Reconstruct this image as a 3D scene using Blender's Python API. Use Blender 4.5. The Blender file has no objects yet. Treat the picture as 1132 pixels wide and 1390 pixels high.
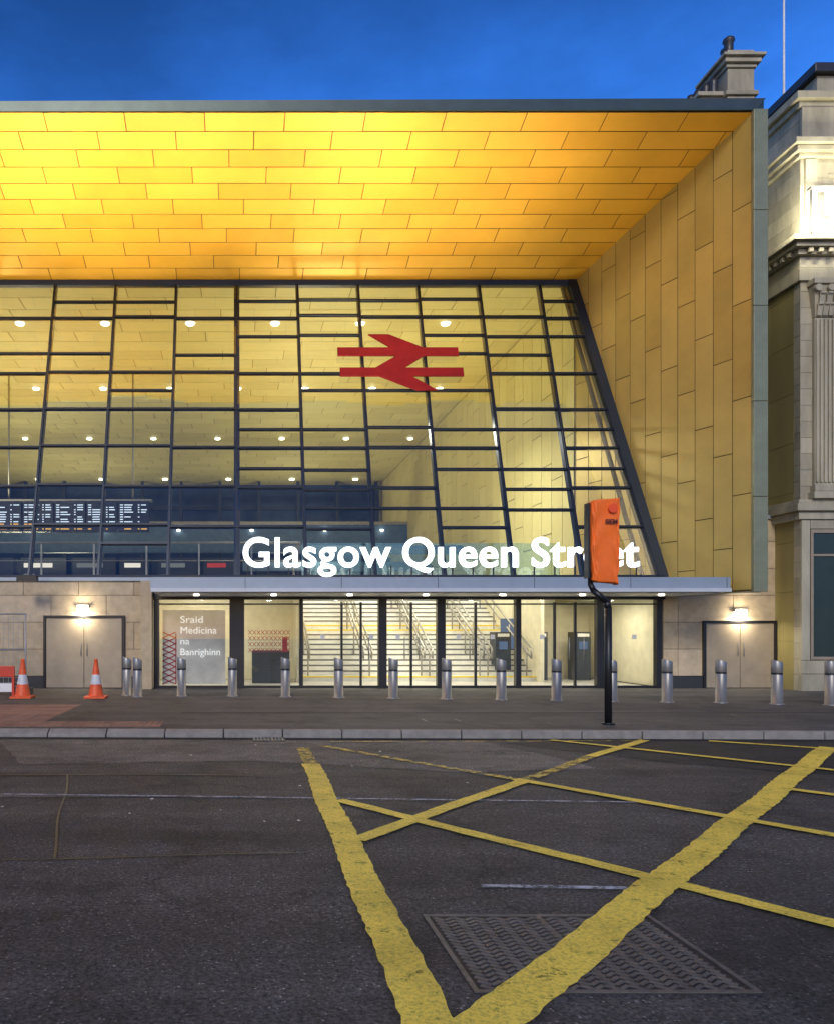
import bpy, bmesh, math, random
from mathutils import Vector, Matrix
random.seed(7)
scene = bpy.context.scene
COL = scene.collection

# ------------------------------------------------------------------ materials
def new_mat(name):
    m = bpy.data.materials.new(name); m.use_nodes = True
    nt = m.node_tree; nt.nodes.clear()
    return m, nt, nt.nodes, nt.links

def mat(name, c, rough=0.6, metal=0.0, var=0.12, scale=3.0, bump=0.0, bscale=40.0, emit=None, estr=0.0, spec=0.5, streak=False):
    m, nt, N, L = new_mat(name)
    out = N.new('ShaderNodeOutputMaterial'); b = N.new('ShaderNodeBsdfPrincipled')
    L.new(b.outputs[0], out.inputs[0])
    tc = N.new('ShaderNodeTexCoord')
    no = N.new('ShaderNodeTexNoise'); no.inputs['Scale'].default_value = scale; no.inputs['Detail'].default_value = 6
    no.inputs['Roughness'].default_value = 0.65
    if streak:
        mp = N.new('ShaderNodeMapping'); mp.inputs['Scale'].default_value = (1, 1, 0.25)
        L.new(tc.outputs['Object'], mp.inputs[0]); L.new(mp.outputs[0], no.inputs['Vector'])
    else:
        L.new(tc.outputs['Object'], no.inputs['Vector'])
    rp = N.new('ShaderNodeValToRGB')
    rp.color_ramp.elements[0].position = 0.3; rp.color_ramp.elements[1].position = 0.7
    rp.color_ramp.elements[0].color = (*[x*(1-var) for x in c], 1)
    rp.color_ramp.elements[1].color = (*[min(1, x*(1+var)) for x in c], 1)
    L.new(no.outputs['Fac'], rp.inputs[0]); L.new(rp.outputs[0], b.inputs['Base Color'])
    b.inputs['Roughness'].default_value = rough; b.inputs['Metallic'].default_value = metal
    b.inputs['Specular IOR Level'].default_value = spec
    if bump > 0:
        n2 = N.new('ShaderNodeTexNoise'); n2.inputs['Scale'].default_value = bscale; n2.inputs['Detail'].default_value = 4
        L.new(tc.outputs['Object'], n2.inputs['Vector'])
        bp = N.new('ShaderNodeBump'); bp.inputs['Strength'].default_value = bump; bp.inputs['Distance'].default_value = 0.01
        L.new(n2.outputs['Fac'], bp.inputs['Height']); L.new(bp.outputs[0], b.inputs['Normal'])
    if emit:
        b.inputs['Emission Color'].default_value = (*emit, 1); b.inputs['Emission Strength'].default_value = estr
    return m

def glass_mat(name, tint, base_ref, rough=0.0):
    m, nt, N, L = new_mat(name)
    out = N.new('ShaderNodeOutputMaterial'); mix = N.new('ShaderNodeMixShader')
    tr = N.new('ShaderNodeBsdfTransparent'); tr.inputs[0].default_value = (*tint, 1)
    gl = N.new('ShaderNodeBsdfGlossy'); gl.inputs['Roughness'].default_value = rough
    gl.inputs['Color'].default_value = (0.95, 0.97, 1, 1)
    fr = N.new('ShaderNodeFresnel'); fr.inputs[0].default_value = 1.5
    ad = N.new('ShaderNodeMath'); ad.operation = 'ADD'; ad.inputs[1].default_value = base_ref; ad.use_clamp = True
    L.new(fr.outputs[0], ad.inputs[0]); L.new(ad.outputs[0], mix.inputs[0])
    L.new(tr.outputs[0], mix.inputs[1]); L.new(gl.outputs[0], mix.inputs[2]); L.new(mix.outputs[0], out.inputs[0])
    return m

def asphalt(name, c, patch=0.25, wet=0.0, stones=1.0):
    m, nt, N, L = new_mat(name)
    out = N.new('ShaderNodeOutputMaterial'); b = N.new('ShaderNodeBsdfPrincipled'); L.new(b.outputs[0], out.inputs[0])
    b.inputs['Specular IOR Level'].default_value = 0.35
    tc = N.new('ShaderNodeTexCoord')
    def noise(s, d=5, r=0.6, stretch=None):
        n = N.new('ShaderNodeTexNoise'); n.inputs['Scale'].default_value = s; n.inputs['Detail'].default_value = d
        n.inputs['Roughness'].default_value = r
        if stretch:
            mp = N.new('ShaderNodeMapping'); mp.inputs['Scale'].default_value = stretch
            L.new(tc.outputs['Object'], mp.inputs[0]); L.new(mp.outputs[0], n.inputs['Vector'])
        else: L.new(tc.outputs['Object'], n.inputs['Vector'])
        return n
    def ramp(src, p0, v0, p1, v1):
        r = N.new('ShaderNodeMapRange'); r.inputs[1].default_value = p0; r.inputs[2].default_value = p1
        r.inputs[3].default_value = v0; r.inputs[4].default_value = v1; L.new(src, r.inputs[0]); return r.outputs[0]
    def mul(a, b_):
        q = N.new('ShaderNodeMath'); q.operation = 'MULTIPLY'; L.new(a, q.inputs[0]); L.new(b_, q.inputs[1]); return q.outputs[0]
    big = noise(0.35, 6, 0.7); fine = noise(42, 4, 0.8); mid = noise(4, 7, 0.8)
    stain = noise(0.9, 8, 0.75); track = noise(1.0, 5, 0.6, (0.08, 1.3, 1))
    v = mul(ramp(big.outputs['Fac'], 0.35, 1-patch, 0.65, 1+patch), ramp(fine.outputs['Fac'], 0.38, 0.25, 0.68, 2.1))
    v = mul(v, ramp(mid.outputs['Fac'], 0.32, 0.6, 0.7, 1.4))
    v = mul(v, ramp(stain.outputs['Fac'], 0.38, 0.58, 0.49, 1.0))
    v = mul(v, ramp(track.outputs['Fac'], 0.35, 0.75, 0.65, 1.25))
    # pale aggregate stones
    vs0 = N.new('ShaderNodeTexVoronoi'); vs0.inputs['Scale'].default_value = 55; L.new(tc.outputs['Object'], vs0.inputs['Vector'])
    sepc = N.new('ShaderNodeSeparateColor'); L.new(vs0.outputs['Color'], sepc.inputs[0])
    pick = ramp(sepc.outputs[0], 0.86, 0.0, 0.90, 1.0); near = ramp(vs0.outputs['Distance'], 0.25, 1.0, 0.42, 0.0)
    st = mul(pick, near)
    v = mul(v, ramp(st, 0.0, 1.0, 1.0, 1.0+2.4*stones))
    # cracks
    vo = N.new('ShaderNodeTexVoronoi'); vo.feature = 'DISTANCE_TO_EDGE'; vo.inputs['Scale'].default_value = 0.33
    wv = N.new('ShaderNodeVectorMath'); wv.operation = 'ADD'; sc = N.new('ShaderNodeVectorMath'); sc.operation = 'SCALE'
    sc.inputs['Scale'].default_value = 1.2; nn = noise(1.3, 6, 0.7)
    L.new(nn.outputs['Color'], sc.inputs[0]); L.new(tc.outputs['Object'], wv.inputs[0]); L.new(sc.outputs[0], wv.inputs[1])
    L.new(wv.outputs[0], vo.inputs['Vector'])
    v = mul(v, ramp(vo.outputs['Distance'], 0.0, 0.35, 0.007, 1.0))
    vs = N.new('ShaderNodeVectorMath'); vs.operation = 'SCALE'; vs.inputs[0].default_value = c
    L.new(v, vs.inputs['Scale']); L.new(vs.outputs[0], b.inputs['Base Color'])
    L.new(ramp(mid.outputs['Fac'], 0.3, 0.62-wet, 0.7, 0.85), b.inputs['Roughness'])
    bp = N.new('ShaderNodeBump'); bp.inputs['Strength'].default_value = 0.9; bp.inputs['Distance'].default_value = 0.01
    L.new(fine.outputs['Fac'], bp.inputs['Height']); L.new(bp.outputs[0], b.inputs['Normal'])
    return m

def paint_mat(name, c, thr=0.42, soft=0.06):
    m, nt, N, L = new_mat(name)
    out = N.new('ShaderNodeOutputMaterial'); b = N.new('ShaderNodeBsdfPrincipled')
    tc = N.new('ShaderNodeTexCoord')
    n = N.new('ShaderNodeTexNoise'); n.inputs['Scale'].default_value = 7; n.inputs['Detail'].default_value = 10; n.inputs['Roughness'].default_value = 0.85
    L.new(tc.outputs['Object'], n.inputs['Vector'])
    r = N.new('ShaderNodeMapRange'); r.inputs[1].default_value = thr-soft; r.inputs[2].default_value = thr+soft
    L.new(n.outputs['Fac'], r.inputs[0])
    n2 = N.new('ShaderNodeTexNoise'); n2.inputs['Scale'].default_value = 55; n2.inputs['Detail'].default_value = 4; n2.inputs['Roughness'].default_value = .75
    L.new(tc.outputs['Object'], n2.inputs['Vector'])
    r2 = N.new('ShaderNodeMapRange'); r2.inputs[1].default_value = 0.34; r2.inputs[2].default_value = 0.56
    r2.inputs[3].default_value = 0.6; r2.inputs[4].default_value = 1.05; L.new(n2.outputs['Fac'], r2.inputs[0])
    n3 = N.new('ShaderNodeTexNoise'); n3.inputs['Scale'].default_value = 1.6; n3.inputs['Detail'].default_value = 6
    L.new(tc.outputs['Object'], n3.inputs['Vector'])
    r3 = N.new('ShaderNodeMapRange'); r3.inputs[1].default_value = 0.35; r3.inputs[2].default_value = 0.55
    r3.inputs[3].default_value = 0.8; r3.inputs[4].default_value = 1.05; L.new(n3.outputs['Fac'], r3.inputs[0])
    q = N.new('ShaderNodeMath'); q.operation = 'MULTIPLY'; L.new(r2.outputs[0], q.inputs[0]); L.new(r3.outputs[0], q.inputs[1])
    vs = N.new('ShaderNodeVectorMath'); vs.operation = 'SCALE'; vs.inputs[0].default_value = c; L.new(q.outputs[0], vs.inputs['Scale'])
    tr = N.new('ShaderNodeBsdfTransparent'); mx = N.new('ShaderNodeMixShader')
    L.new(vs.outputs[0], b.inputs['Base Color']); b.inputs['Roughness'].default_value = 0.65; b.inputs['Specular IOR Level'].default_value = 0.3
    L.new(r.outputs[0], mx.inputs[0]); L.new(tr.outputs[0], mx.inputs[1]); L.new(b.outputs[0], mx.inputs[2]); L.new(mx.outputs[0], out.inputs[0])
    bp = N.new('ShaderNodeBump'); bp.inputs['Strength'].default_value = 0.4; bp.inputs['Distance'].default_value = 0.005
    L.new(n2.outputs['Fac'], bp.inputs['Height']); L.new(bp.outputs[0], b.inputs['Normal'])
    return m

def emis(name, c, s):
    m, nt, N, L = new_mat(name)
    out = N.new('ShaderNodeOutputMaterial'); e = N.new('ShaderNodeEmission'); e.inputs[0].default_value = (*c, 1); e.inputs[1].default_value = s
    L.new(e.outputs[0], out.inputs[0]); return m

# ------------------------------------------------------------------ mesh builder
class MB:
    def __init__(s, name, parent=None):
        s.name = name; s.parent = parent; s.bm = bmesh.new(); s.mats = []
    def mi(s, m):
        if m not in s.mats: s.mats.append(m)
        return s.mats.index(m)
    def face(s, pts, m):
        vs = [s.bm.verts.new(p) for p in pts]
        f = s.bm.faces.new(vs); f.material_index = s.mi(m); return f
    def hexa(s, p, m):
        v = [s.bm.verts.new(q) for q in p]; i = s.mi(m)
        for a in ((3,2,1,0),(4,5,6,7),(0,1,5,4),(1,2,6,5),(2,3,7,6),(3,0,4,7)):
            f = s.bm.faces.new([v[k] for k in a]); f.material_index = i
    def box(s, x0,x1,y0,y1,z0,z1, m):
        s.hexa([(x0,y0,z0),(x1,y0,z0),(x1,y1,z0),(x0,y1,z0),(x0,y0,z1),(x1,y0,z1),(x1,y1,z1),(x0,y1,z1)], m)
    def beam(s, a, b, w, h, m, up=(0,0,1)):
        a = Vector(a); b = Vector(b); d = (b-a).normalized(); up = Vector(up)
        r = d.cross(up).normalized(); u = r.cross(d).normalized()
        r = r*w/2; u = u*h/2
        s.hexa([a-r-u, a+r-u, a+r+u, a-r+u, b-r-u, b+r-u, b+r+u, b-r+u], m)
    def cyl(s, a, b, r, m, seg=14, r2=None, caps=True):
        a = Vector(a); b = Vector(b); d = (b-a).normalized()
        q = Vector((0,0,1)) if abs(d.z) < 0.9 else Vector((1,0,0))
        u = d.cross(q).normalized(); v = d.cross(u).normalized(); r2 = r if r2 is None else r2; i = s.mi(m)
        A = []; B = []
        for k in range(seg):
            t = 2*math.pi*k/seg; o = u*math.cos(t)+v*math.sin(t)
            A.append(s.bm.verts.new(a+o*r)); B.append(s.bm.verts.new(b+o*r2))
        for k in range(seg):
            f = s.bm.faces.new([A[k],A[(k+1)%seg],B[(k+1)%seg],B[k]]); f.material_index = i; f.smooth = True
        if caps:
            f = s.bm.faces.new(A[::-1]); f.material_index = i; f = s.bm.faces.new(B); f.material_index = i
    def lathe(s, cx, cy, prof, mfun, seg=24, tilt=0.0, tiltfrom=1e9):
        rings = []
        for r, z in prof:
            ring = []
            for k in range(seg):
                t = 2*math.pi*k/seg; x = r*math.cos(t); y = r*math.sin(t)
                zz = z - (tilt*x if z >= tiltfrom else 0)
                ring.append(s.bm.verts.new((cx+x, cy+y, zz)))
            rings.append(ring)
        for j in range(len(rings)-1):
            i = s.mi(mfun((prof[j][1]+prof[j+1][1])/2))
            for k in range(seg):
                f = s.bm.faces.new([rings[j][k],rings[j][(k+1)%seg],rings[j+1][(k+1)%seg],rings[j+1][k]])
                f.material_index = i; f.smooth = True
        f = s.bm.faces.new(rings[-1]); f.material_index = s.mi(mfun(prof[-1][1]))
    def done(s, bevel=0.0, recalc=True):
        if recalc: bmesh.ops.recalc_face_normals(s.bm, faces=s.bm.faces)
        me = bpy.data.meshes.new(s.name); s.bm.to_mesh(me); s.bm.free()
        for m in s.mats: me.materials.append(m)
        o = bpy.data.objects.new(s.name, me); COL.objects.link(o)
        if s.parent: o.parent = s.parent
        if bevel > 0:
            b = o.modifiers.new('bevel', 'BEVEL'); b.width = bevel; b.segments = 2; b.limit_method = 'ANGLE'
        return o

def empty(name, parent=None):
    o = bpy.data.objects.new(name, None); COL.objects.link(o); o.empty_display_size = 0.3
    if parent: o.parent = parent
    return o

def panels(name, parent, o, u, v, U, V, pw, ph, gap, th, mats, stagger=0.5, clips=(), bev=0.006, pattern=None):
    o = Vector(o); u = Vector(u).normalized(); v = Vector(v).normalized(); n = u.cross(v)
    mb = MB(name, parent); r = 0; y = 0.0
    while y < V - 0.01:
        h = min(ph, V-y)
        off = pattern[r % len(pattern)] if pattern else (stagger if r % 2 else 0.0)
        x = -off*pw
        while x < U - 0.01:
            a = max(0, x); b = min(U, x+pw)
            if b-a > 0.03:
                g = gap/2
                P = [o+u*(a+g)+v*(y+g), o+u*(b-g)+v*(y+g), o+u*(b-g)+v*(y+h-g), o+u*(a+g)+v*(y+h-g)]
                P = [p+n*0.002 for p in P]
                k0,k1 = random.uniform(-.003,.003), random.uniform(-.003,.003)
                T = [P[0]+n*(th+k0), P[1]+n*(th+k1), P[2]+n*(th-k0), P[3]+n*(th-k1)]
                mb.hexa(P+T, random.choice(mats))
            x += pw
        y += ph; r += 1
    for co, no in clips:
        g = mb.bm.verts[:]+mb.bm.edges[:]+mb.bm.faces[:]
        bmesh.ops.bisect_plane(mb.bm, geom=g, plane_co=co, plane_no=no, clear_outer=True)
    return mb.done(bevel=bev)

def text(name, body, size, loc, m, parent=None, offset=0.0, extrude=0.01, width=None, rot=(math.pi/2,0,0), align='LEFT'):
    c = bpy.data.curves.new(name, 'FONT'); c.body = body; c.size = size; c.offset = offset; c.extrude = extrude
    c.align_x = align
    o = bpy.data.objects.new(name, c); COL.objects.link(o); o.location = loc; o.rotation_euler = rot
    c.materials.append(m)
    if width:
        bpy.context.view_layer.update(); o.scale.x = width/o.dimensions.x
    if parent: o.parent = parent
    return o

def area(name, loc, size, power, color, direction, parent=None, spread=180, sy=None):
    l = bpy.data.lights.new(name, 'AREA'); l.size = size; l.energy = power; l.color = color; l.spread = math.radians(spread)
    if sy: l.shape = 'RECTANGLE'; l.size_y = sy
    o = bpy.data.objects.new(name, l); COL.objects.link(o); o.location = loc
    o.rotation_euler = Vector(direction).to_track_quat('-Z', 'Y').to_euler()
    if parent: o.parent = parent
    return o

# material set
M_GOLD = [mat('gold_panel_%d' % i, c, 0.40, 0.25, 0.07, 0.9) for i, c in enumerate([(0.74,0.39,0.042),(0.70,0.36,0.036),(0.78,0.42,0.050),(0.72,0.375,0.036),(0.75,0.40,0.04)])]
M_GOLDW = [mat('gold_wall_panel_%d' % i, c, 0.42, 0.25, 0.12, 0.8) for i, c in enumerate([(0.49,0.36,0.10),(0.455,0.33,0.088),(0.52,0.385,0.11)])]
M_GAP = mat('dark_joint', (0.10,0.055,0.01), 0.8)
M_CREAM = [mat('interior_panel_%d' % i, c, 0.5, 0, 0.04) for i, c in enumerate([(0.66,0.58,0.26),(0.62,0.54,0.24),(0.69,0.61,0.28)])]
M_CREAMGAP = mat('interior_joint', (0.3,0.24,0.1), 0.8)
M_FASCIA = mat('fascia_metal', (0.07,0.095,0.09), 0.4, 0.5)
M_EDGE = mat('fin_edge_metal', (0.25,0.26,0.16), 0.45, 0.3)
M_FRAME = mat('glazing_frame', (0.016,0.026,0.050), 0.35, 0.5)
M_FRAME2 = mat('door_frame', (0.03,0.03,0.035), 0.35, 0.5)
M_GLASS = glass_mat('curtain_glass', (0.82,0.87,0.86), 0.12)
M_GLASSD = glass_mat('door_glass', (0.93,0.95,0.94), 0.02)
M_STONE = [mat('stone_panel_%d' % i, c, 0.7, 0, 0.18, 4, 0.15, 60) for i, c in enumerate([(0.47,0.375,0.245),(0.43,0.34,0.22),(0.50,0.40,0.27),(0.45,0.355,0.225)])]
M_STONEGAP = mat('stone_joint', (0.12,0.10,0.08), 0.9)
M_PLINTH = mat('granite_plinth', (0.035,0.035,0.038), 0.4)
M_DOOR = mat('service_door_paint', (0.33,0.27,0.19), 0.5, 0.1)
M_CANOPY = mat('canopy_aluminium', (0.31,0.36,0.42), 0.42, 0.25, 0.06)
M_CANOPYL = mat('canopy_edge_light', (0.55,0.57,0.60), 0.45, 0.1, 0.06)
M_WHITE = mat('white_paint', (0.75,0.75,0.73), 0.5)
M_STEEL = mat('brushed_steel', (0.31,0.30,0.28), 0.45, 0.6, 0.15, 8, streak=True)
M_BLACK = mat('black_paint', (0.012,0.012,0.013), 0.4)
M_RED = mat('sign_red', (0.27,0.007,0.012), 0.6, spec=0.2)
M_LAMP = emis('lamp_lens', (1.0,0.93,0.75), 14)
M_DOWN = emis('downlight_lens', (1.0,0.92,0.66), 10)
M_LETTER = emis('letter_face', (0.88,0.96,1.0), 3.0)
M_FLOOR = mat('terrazzo', (0.45,0.44,0.42), 0.35, 0, 0.1, 20)
M_LOBBY = mat('lobby_wall', (0.74,0.69,0.52), 0.5)
M_DARK = mat('concourse_back', (0.05,0.08,0.16), 0.5, 0, 0.4, 0.6)
M_DARK2 = mat('dark_interior', (0.035,0.045,0.06), 0.5)

# ------------------------------------------------------------------ ground, road, pavement
M_ROAD = asphalt('road_asphalt', (0.074,0.069,0.066), 0.25)
M_ROAD2 = asphalt('road_asphalt_dark', (0.032,0.031,0.032), 0.15, stones=.4)
M_ROAD3 = asphalt('road_asphalt_worn', (0.135,0.125,0.115), 0.35)
M_PAVE = asphalt('pavement_asphalt', (0.082,0.079,0.078), 0.18, stones=.3)
M_KERB = mat('kerb_stone', (0.25,0.235,0.21), 0.8, 0, 0.25, 5, 0.4, 60)
M_YEL = paint_mat('yellow_marking', (0.96,0.72,0.10), 0.40, .045)
M_YELW = paint_mat('yellow_marking_worn', (0.80,0.60,0.11), 0.50, .05)
M_WHT = paint_mat('white_marking_worn', (0.50,0.53,0.58), 0.47, .06)

g = MB('ground'); g.face([(-300,-200,-0.008),(300,-200,-0.008),(300,400,-0.008),(-300,400,-0.008)], M_ROAD); g.done()
def KD(x): return 12.42-0.024*x
r = MB('road'); r.face([(-80,-6,-.003),(80,-6,-.003),(80,KD(80),-.003),(-80,KD(-80),-.003)], M_ROAD); r.done()
def patch(name, pts, m, z):
    P=[]
    for (a,b) in zip(pts, pts[1:]+pts[:1]):
        n_=max(1,int(math.hypot(b[0]-a[0],b[1]-a[1])/.2))
        for i in range(n_):
            t=i/n_; P.append((a[0]+(b[0]-a[0])*t+random.uniform(-.03,.03), min(a[1]+(b[1]-a[1])*t+random.uniform(-.03,.03), KD(a[0])-.02), z))
    p = MB(name); p.face(P, m); return p.done()
patch('road_patch', [(3.9,11.85),(5.3,10.1),(6.7,9.2),(9.5,8.0),(20,7.2),(20,11.7),(9,12.0),(5,12.1)], M_ROAD2, 0.001)  # darker asphalt sheet beside the kerb
patch('road_patch', [(-3.6,12.2),(-2.6,9.9),(0.3,10.2),(2.6,9.3),(4.3,9.6),(4.0,10.9),(3.6,12.1)], M_ROAD3, 0.001)
patch('road_patch', [(-20,8.2),(-6,8.0),(0.4,7.9),(0.4,8.0),(-6,8.25),(-20,8.5)], M_ROAD3, 0.001)

pv = MB('pavement')
xs = [-80,-20,-6,-2,2,6,10,20,80]
for a,b in zip(xs[:-1], xs[1:]):
    pv.hexa([(a,KD(a)+0.15,0),(b,KD(b)+0.15,0),(b,22,0),(a,22,0),(a,KD(a)+0.15,0.12),(b,KD(b)+0.15,0.12),(b,22,0.12),(a,22,0.12)], M_PAVE)
pv.done()
kb = MB('kerb'); x = -40.0
while x < 40:
    b = x+0.90; dz = 0.124 if x > -0.9 else (0.05 if x < -1.9 else 0.08)
    d = random.uniform(-0.008, 0.008)
    kb.hexa([(x+.005,KD(x)+d,-.003),(b-.005,KD(b)+d,-.003),(b-.005,KD(b)+.15,-.003),(x+.005,KD(x)+.15,-.003),
             (x+.005,KD(x)+d,dz),(b-.005,KD(b)+d,dz),(b-.005,KD(b)+.15,max(dz,.124)),(x+.005,KD(x)+.15,max(dz,.124))], M_KERB)
    x += 0.905
kb.done(bevel=0.012)
gr = MB('gutter_line'); gr.face([(-40,KD(-40)-.16,0.003),(40,KD(40)-.16,0.003),(40,KD(40),0.003),(-40,KD(-40),0.003)], M_ROAD2); gr.done()
gg = MB('gully_grate'); gg.box(.25,.75,12.02,12.36,.004,.012,M_BLACK)
for i in range(9): gg.box(.27+i*.053,.295+i*.053,12.04,12.34,.012,.022,M_STEEL)
gg.done()
k2 = MB('pavement_edging'); k2.box(-1.0,40,15.1,15.16,0.11,0.1235,M_ROAD2); k2.done()
for (xa,ya,wa,ha) in ((3.2,13.6,.6,.45),(9.0,14.3,.7,.5),(6.4,19.6,.6,.6)):
    sc_ = MB('service_cover'); sc_.box(xa,xa+wa,ya,ya+ha,.11,.1235,M_PLINTH); sc_.box(xa+.04,xa+wa-.04,ya+.04,ya+ha-.04,.1236,.1265,M_PAVE); sc_.done()
M_TAC = [mat('red_paver_%d'%i, c, 0.8, 0, 0.2, 6, 0.3, 50) for i,c in enumerate([(0.23,0.125,0.095),(0.20,0.11,0.085),(0.255,0.145,0.11)])]
tp = MB('tactile_paving')
for i in range(24):
    for j in range(10):
        x0 = -9.6+i*0.4; y0 = 12.85+j*0.4
        if x0 > -3.2 and j > 1: continue
        if x0 > -1.2: continue
        if x0 < -6.2 and j > 3: continue
        m = random.choice(M_TAC)
        tp.box(x0+.004,x0+.396,y0+.004,y0+.396,0.11,0.1245,m)
        for a in range(4):
            for b in range(4):
                if j < 5: tp.box(x0+.04+a*.1-.018,x0+.04+a*.1+.018,y0+.04+b*.1-.018,y0+.04+b*.1+.018,0.1245,0.129,m)
tp.done()

def stripe(mb, a, b, w, m, z, wobble=.08):
    a = Vector((a[0],a[1],z)); b = Vector((b[0],b[1],z)); d = (b-a).normalized(); n = Vector((-d.y,d.x,0))*w/2
    L = (b-a).length; k = max(2, int(L/0.07)); L0=[];R0=[]
    wob = random.random()*9
    for i in range(k+1):
        p = a+d*L*i/k + n*wobble*math.sin(wob+i*.17)
        L0.append(p+n*(1+random.uniform(-.10,.04))); R0.append(p-n*(1+random.uniform(-.10,.04)))
    for i in range(k): mb.face([R0[i],R0[i+1],L0[i+1],L0[i]], m)
ym = MB('yellow_box_junction_marking')
stripe(ym,(0.775,2.6),(0.92,9.9),0.225,M_YEL,0.010)
stripe(ym,(0.92,9.9),(0.94,11.3),0.18,M_YELW,0.010)
stripe(ym,(0.75,3.0),(8.3,11.35),0.24,M_YEL,0.011)
stripe(ym,(0.98,7.75),(5.2,1.7),0.155,M_YEL,0.012)
stripe(ym,(0.93,6.25),(3.1,8.75),0.155,M_YEL,0.013)
stripe(ym,(3.1,8.75),(4.6,10.5),0.14,M_YELW,0.013)
stripe(ym,(4.6,10.5),(6.1,12.1),0.15,M_YEL,0.013)
stripe(ym,(1.2,11.5),(3.04,8.85),0.13,M_YELW,0.014)
stripe(ym,(3.04,8.85),(8.3,1.1),0.145,M_YEL,0.014)
stripe(ym,(4.7,12.1),(9.0,7.0),0.13,M_YEL,0.015)
stripe(ym,(5.55,8.45),(8.6,4.6),0.14,M_YEL,0.012)
stripe(ym,(7.0,12.0),(12.0,8.6),0.13,M_YEL,0.0125)
stripe(ym,(1.4,11.9),(6.0,12.0),0.07,M_YELW,0.0155)
ym.done(recalc=False)
wm = MB('white_lane_marking')
stripe(wm,(-2.3,8.05),(3.9,7.65),0.045,M_WHT,0.0085)
stripe(wm,(1.55,5.12),(2.45,5.07),0.06,M_WHT,0.0085)
wm.done(recalc=False)
M_TAR = mat('sealing_tar', (0.016,0.016,0.017), 0.35, 0, .2, 20, .3, 60)
ts_ = MB('road_sealing_joint')
stripe(ts_,(-14,9.3),(0.2,9.15),0.035,M_TAR,0.0055,1.2); stripe(ts_,(-3.2,5.6),(0.5,5.9),0.02,M_TAR,0.0055,1.6); stripe(ts_,(-1.3,5.75),(-1.9,9.2),0.02,M_TAR,0.0060,1.6)
ts_.done(recalc=False)

# manhole cover
M_IRON = mat('cast_iron', (0.125,0.115,0.108), 0.55, 0.2, 0.4, 9, 0.3, 90)
M_IRON2 = mat('cast_iron_recess', (0.028,0.026,0.025), 0.7, 0.2, 0.35, 12, 0.3, 90)
mh = MB('manhole_cover')
X0,X1,Y0,Y1 = 1.06,2.34,3.60,4.60
mh.box(X0,X1,Y0,Y1,-0.01,0.002,M_IRON2)
for (a,b,c,d) in ((X0,X1,Y0,Y0+.025),(X0,X1,Y1-.025,Y1),(X0,X0+.025,Y0+.025,Y1-.025),(X1-.025,X1,Y0+.025,Y1-.025),((X0+X1)/2-.012,(X0+X1)/2+.012,Y0+.025,Y1-.025)):
    mh.box(a,b,c,d,0.002,0.008,M_IRON)
yy = Y0+.055
while yy < Y1-.05:
    xx = X0+.05; nx_ = 0
    while xx < X1-.09:
        s = 1 if (nx_ % 2) else -1
        mh.beam((xx, yy-s*.020, .0045),(xx+.050, yy+s*.020, .0045),.020,.006,M_IRON)
        xx += .056; nx_ += 1
    yy += .046
mh.done()

# ------------------------------------------------------------------ station building
ST = empty('station_building')
XL = -20.0
def gp(x,t,off=0.0):  # point on the raking glass plane, off = outward
    n = Vector((0,-9.5,3.3)).normalized()
    return Vector((x,22+3.3*t,3.1+9.5*t))+n*off
def tz(y):
    k = 860-y; return (22*k-1650)/(10450-3.3*k)
def edgeX(t): return 11.7-1.12*t

FY, BY = 19.6, 25.3
zf, zb = 14.22, 12.62
sv = Vector((0,BY-FY,zb-zf)); SL = sv.length
wn = Vector((5.7,1.9,0)).normalized()
wco = Vector((12.5,19.6,0))
MBs = MB('soffit_backing', ST)
MBs.face([(XL,FY,zf),(12.5,FY,zf),(10.6,BY,zb),(XL,BY,zb)], M_GAP)
MBs.done()
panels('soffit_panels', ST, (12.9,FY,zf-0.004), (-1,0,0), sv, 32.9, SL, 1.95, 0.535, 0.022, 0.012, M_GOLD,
       clips=[(wco,wn)], bev=0.004, pattern=[0.0,0.62,0.3,0.8,0.15,0.5,0.9,0.25,0.7,0.05,0.45])
ro = MB('canopy_roof', ST)
ro.hexa([(XL,FY-.05,zf-.05),(12.56,FY-.05,zf+.02),(12.78,FY+.03,zf+.02),(XL,FY+.03,zf-.02),
         (XL,FY-.05,zf+.17),(12.78,FY-.05,zf+.30),(12.78,FY+.03,zf+.30),(XL,FY+.03,zf+.17)], M_FASCIA)
ro.hexa([(XL,FY+.031,zf+.005),(12.7,FY+.031,zf+.005),(10.8,62,zf+.005),(XL,62,zf+.005),
         (XL,FY+.031,zf+.165),(12.7,FY+.031,zf+.165),(10.8,62,zf+.165),(XL,62,zf+.165)], M_FASCIA)
ro.done()
fin = MB('fin_wall_core', ST)
a = Vector((12.5,19.6,0)); b = Vector((10.6,25.3,0)); T = wn*0.23
def z(v,h): return Vector((v.x,v.y,h))
fin.hexa([z(a,2.63),z(a+T,2.63),z(b+T,2.63),z(b,2.63),z(a,zf+.1),z(a+T,zf+.1),z(b+T,zf+.1),z(b,zf+.1)], M_GAP)
fin.done()
fe = MB('fin_edge_trim', ST)
ph = [2.6,4.9,7.2,9.5,11.8,zf+.02]
for i in range(5):
    fe.box(12.46,12.80,19.50,19.60,ph[i]+.006,ph[i+1]-.006,M_EDGE)
fe.hexa([z(a,2.6)+Vector((-.03,0,0)),z(a+T,2.6),z(b+T,2.6),z(b,2.6),z(a,2.628)+Vector((-.03,0,0)),z(a+T,2.628),z(b+T,2.628),z(b,2.628)],M_EDGE)
fe.done(bevel=0.006)
fo = MB('fin_outer_cladding', ST)
c1=a+wn*.232; c2=b+wn*.232; 
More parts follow.
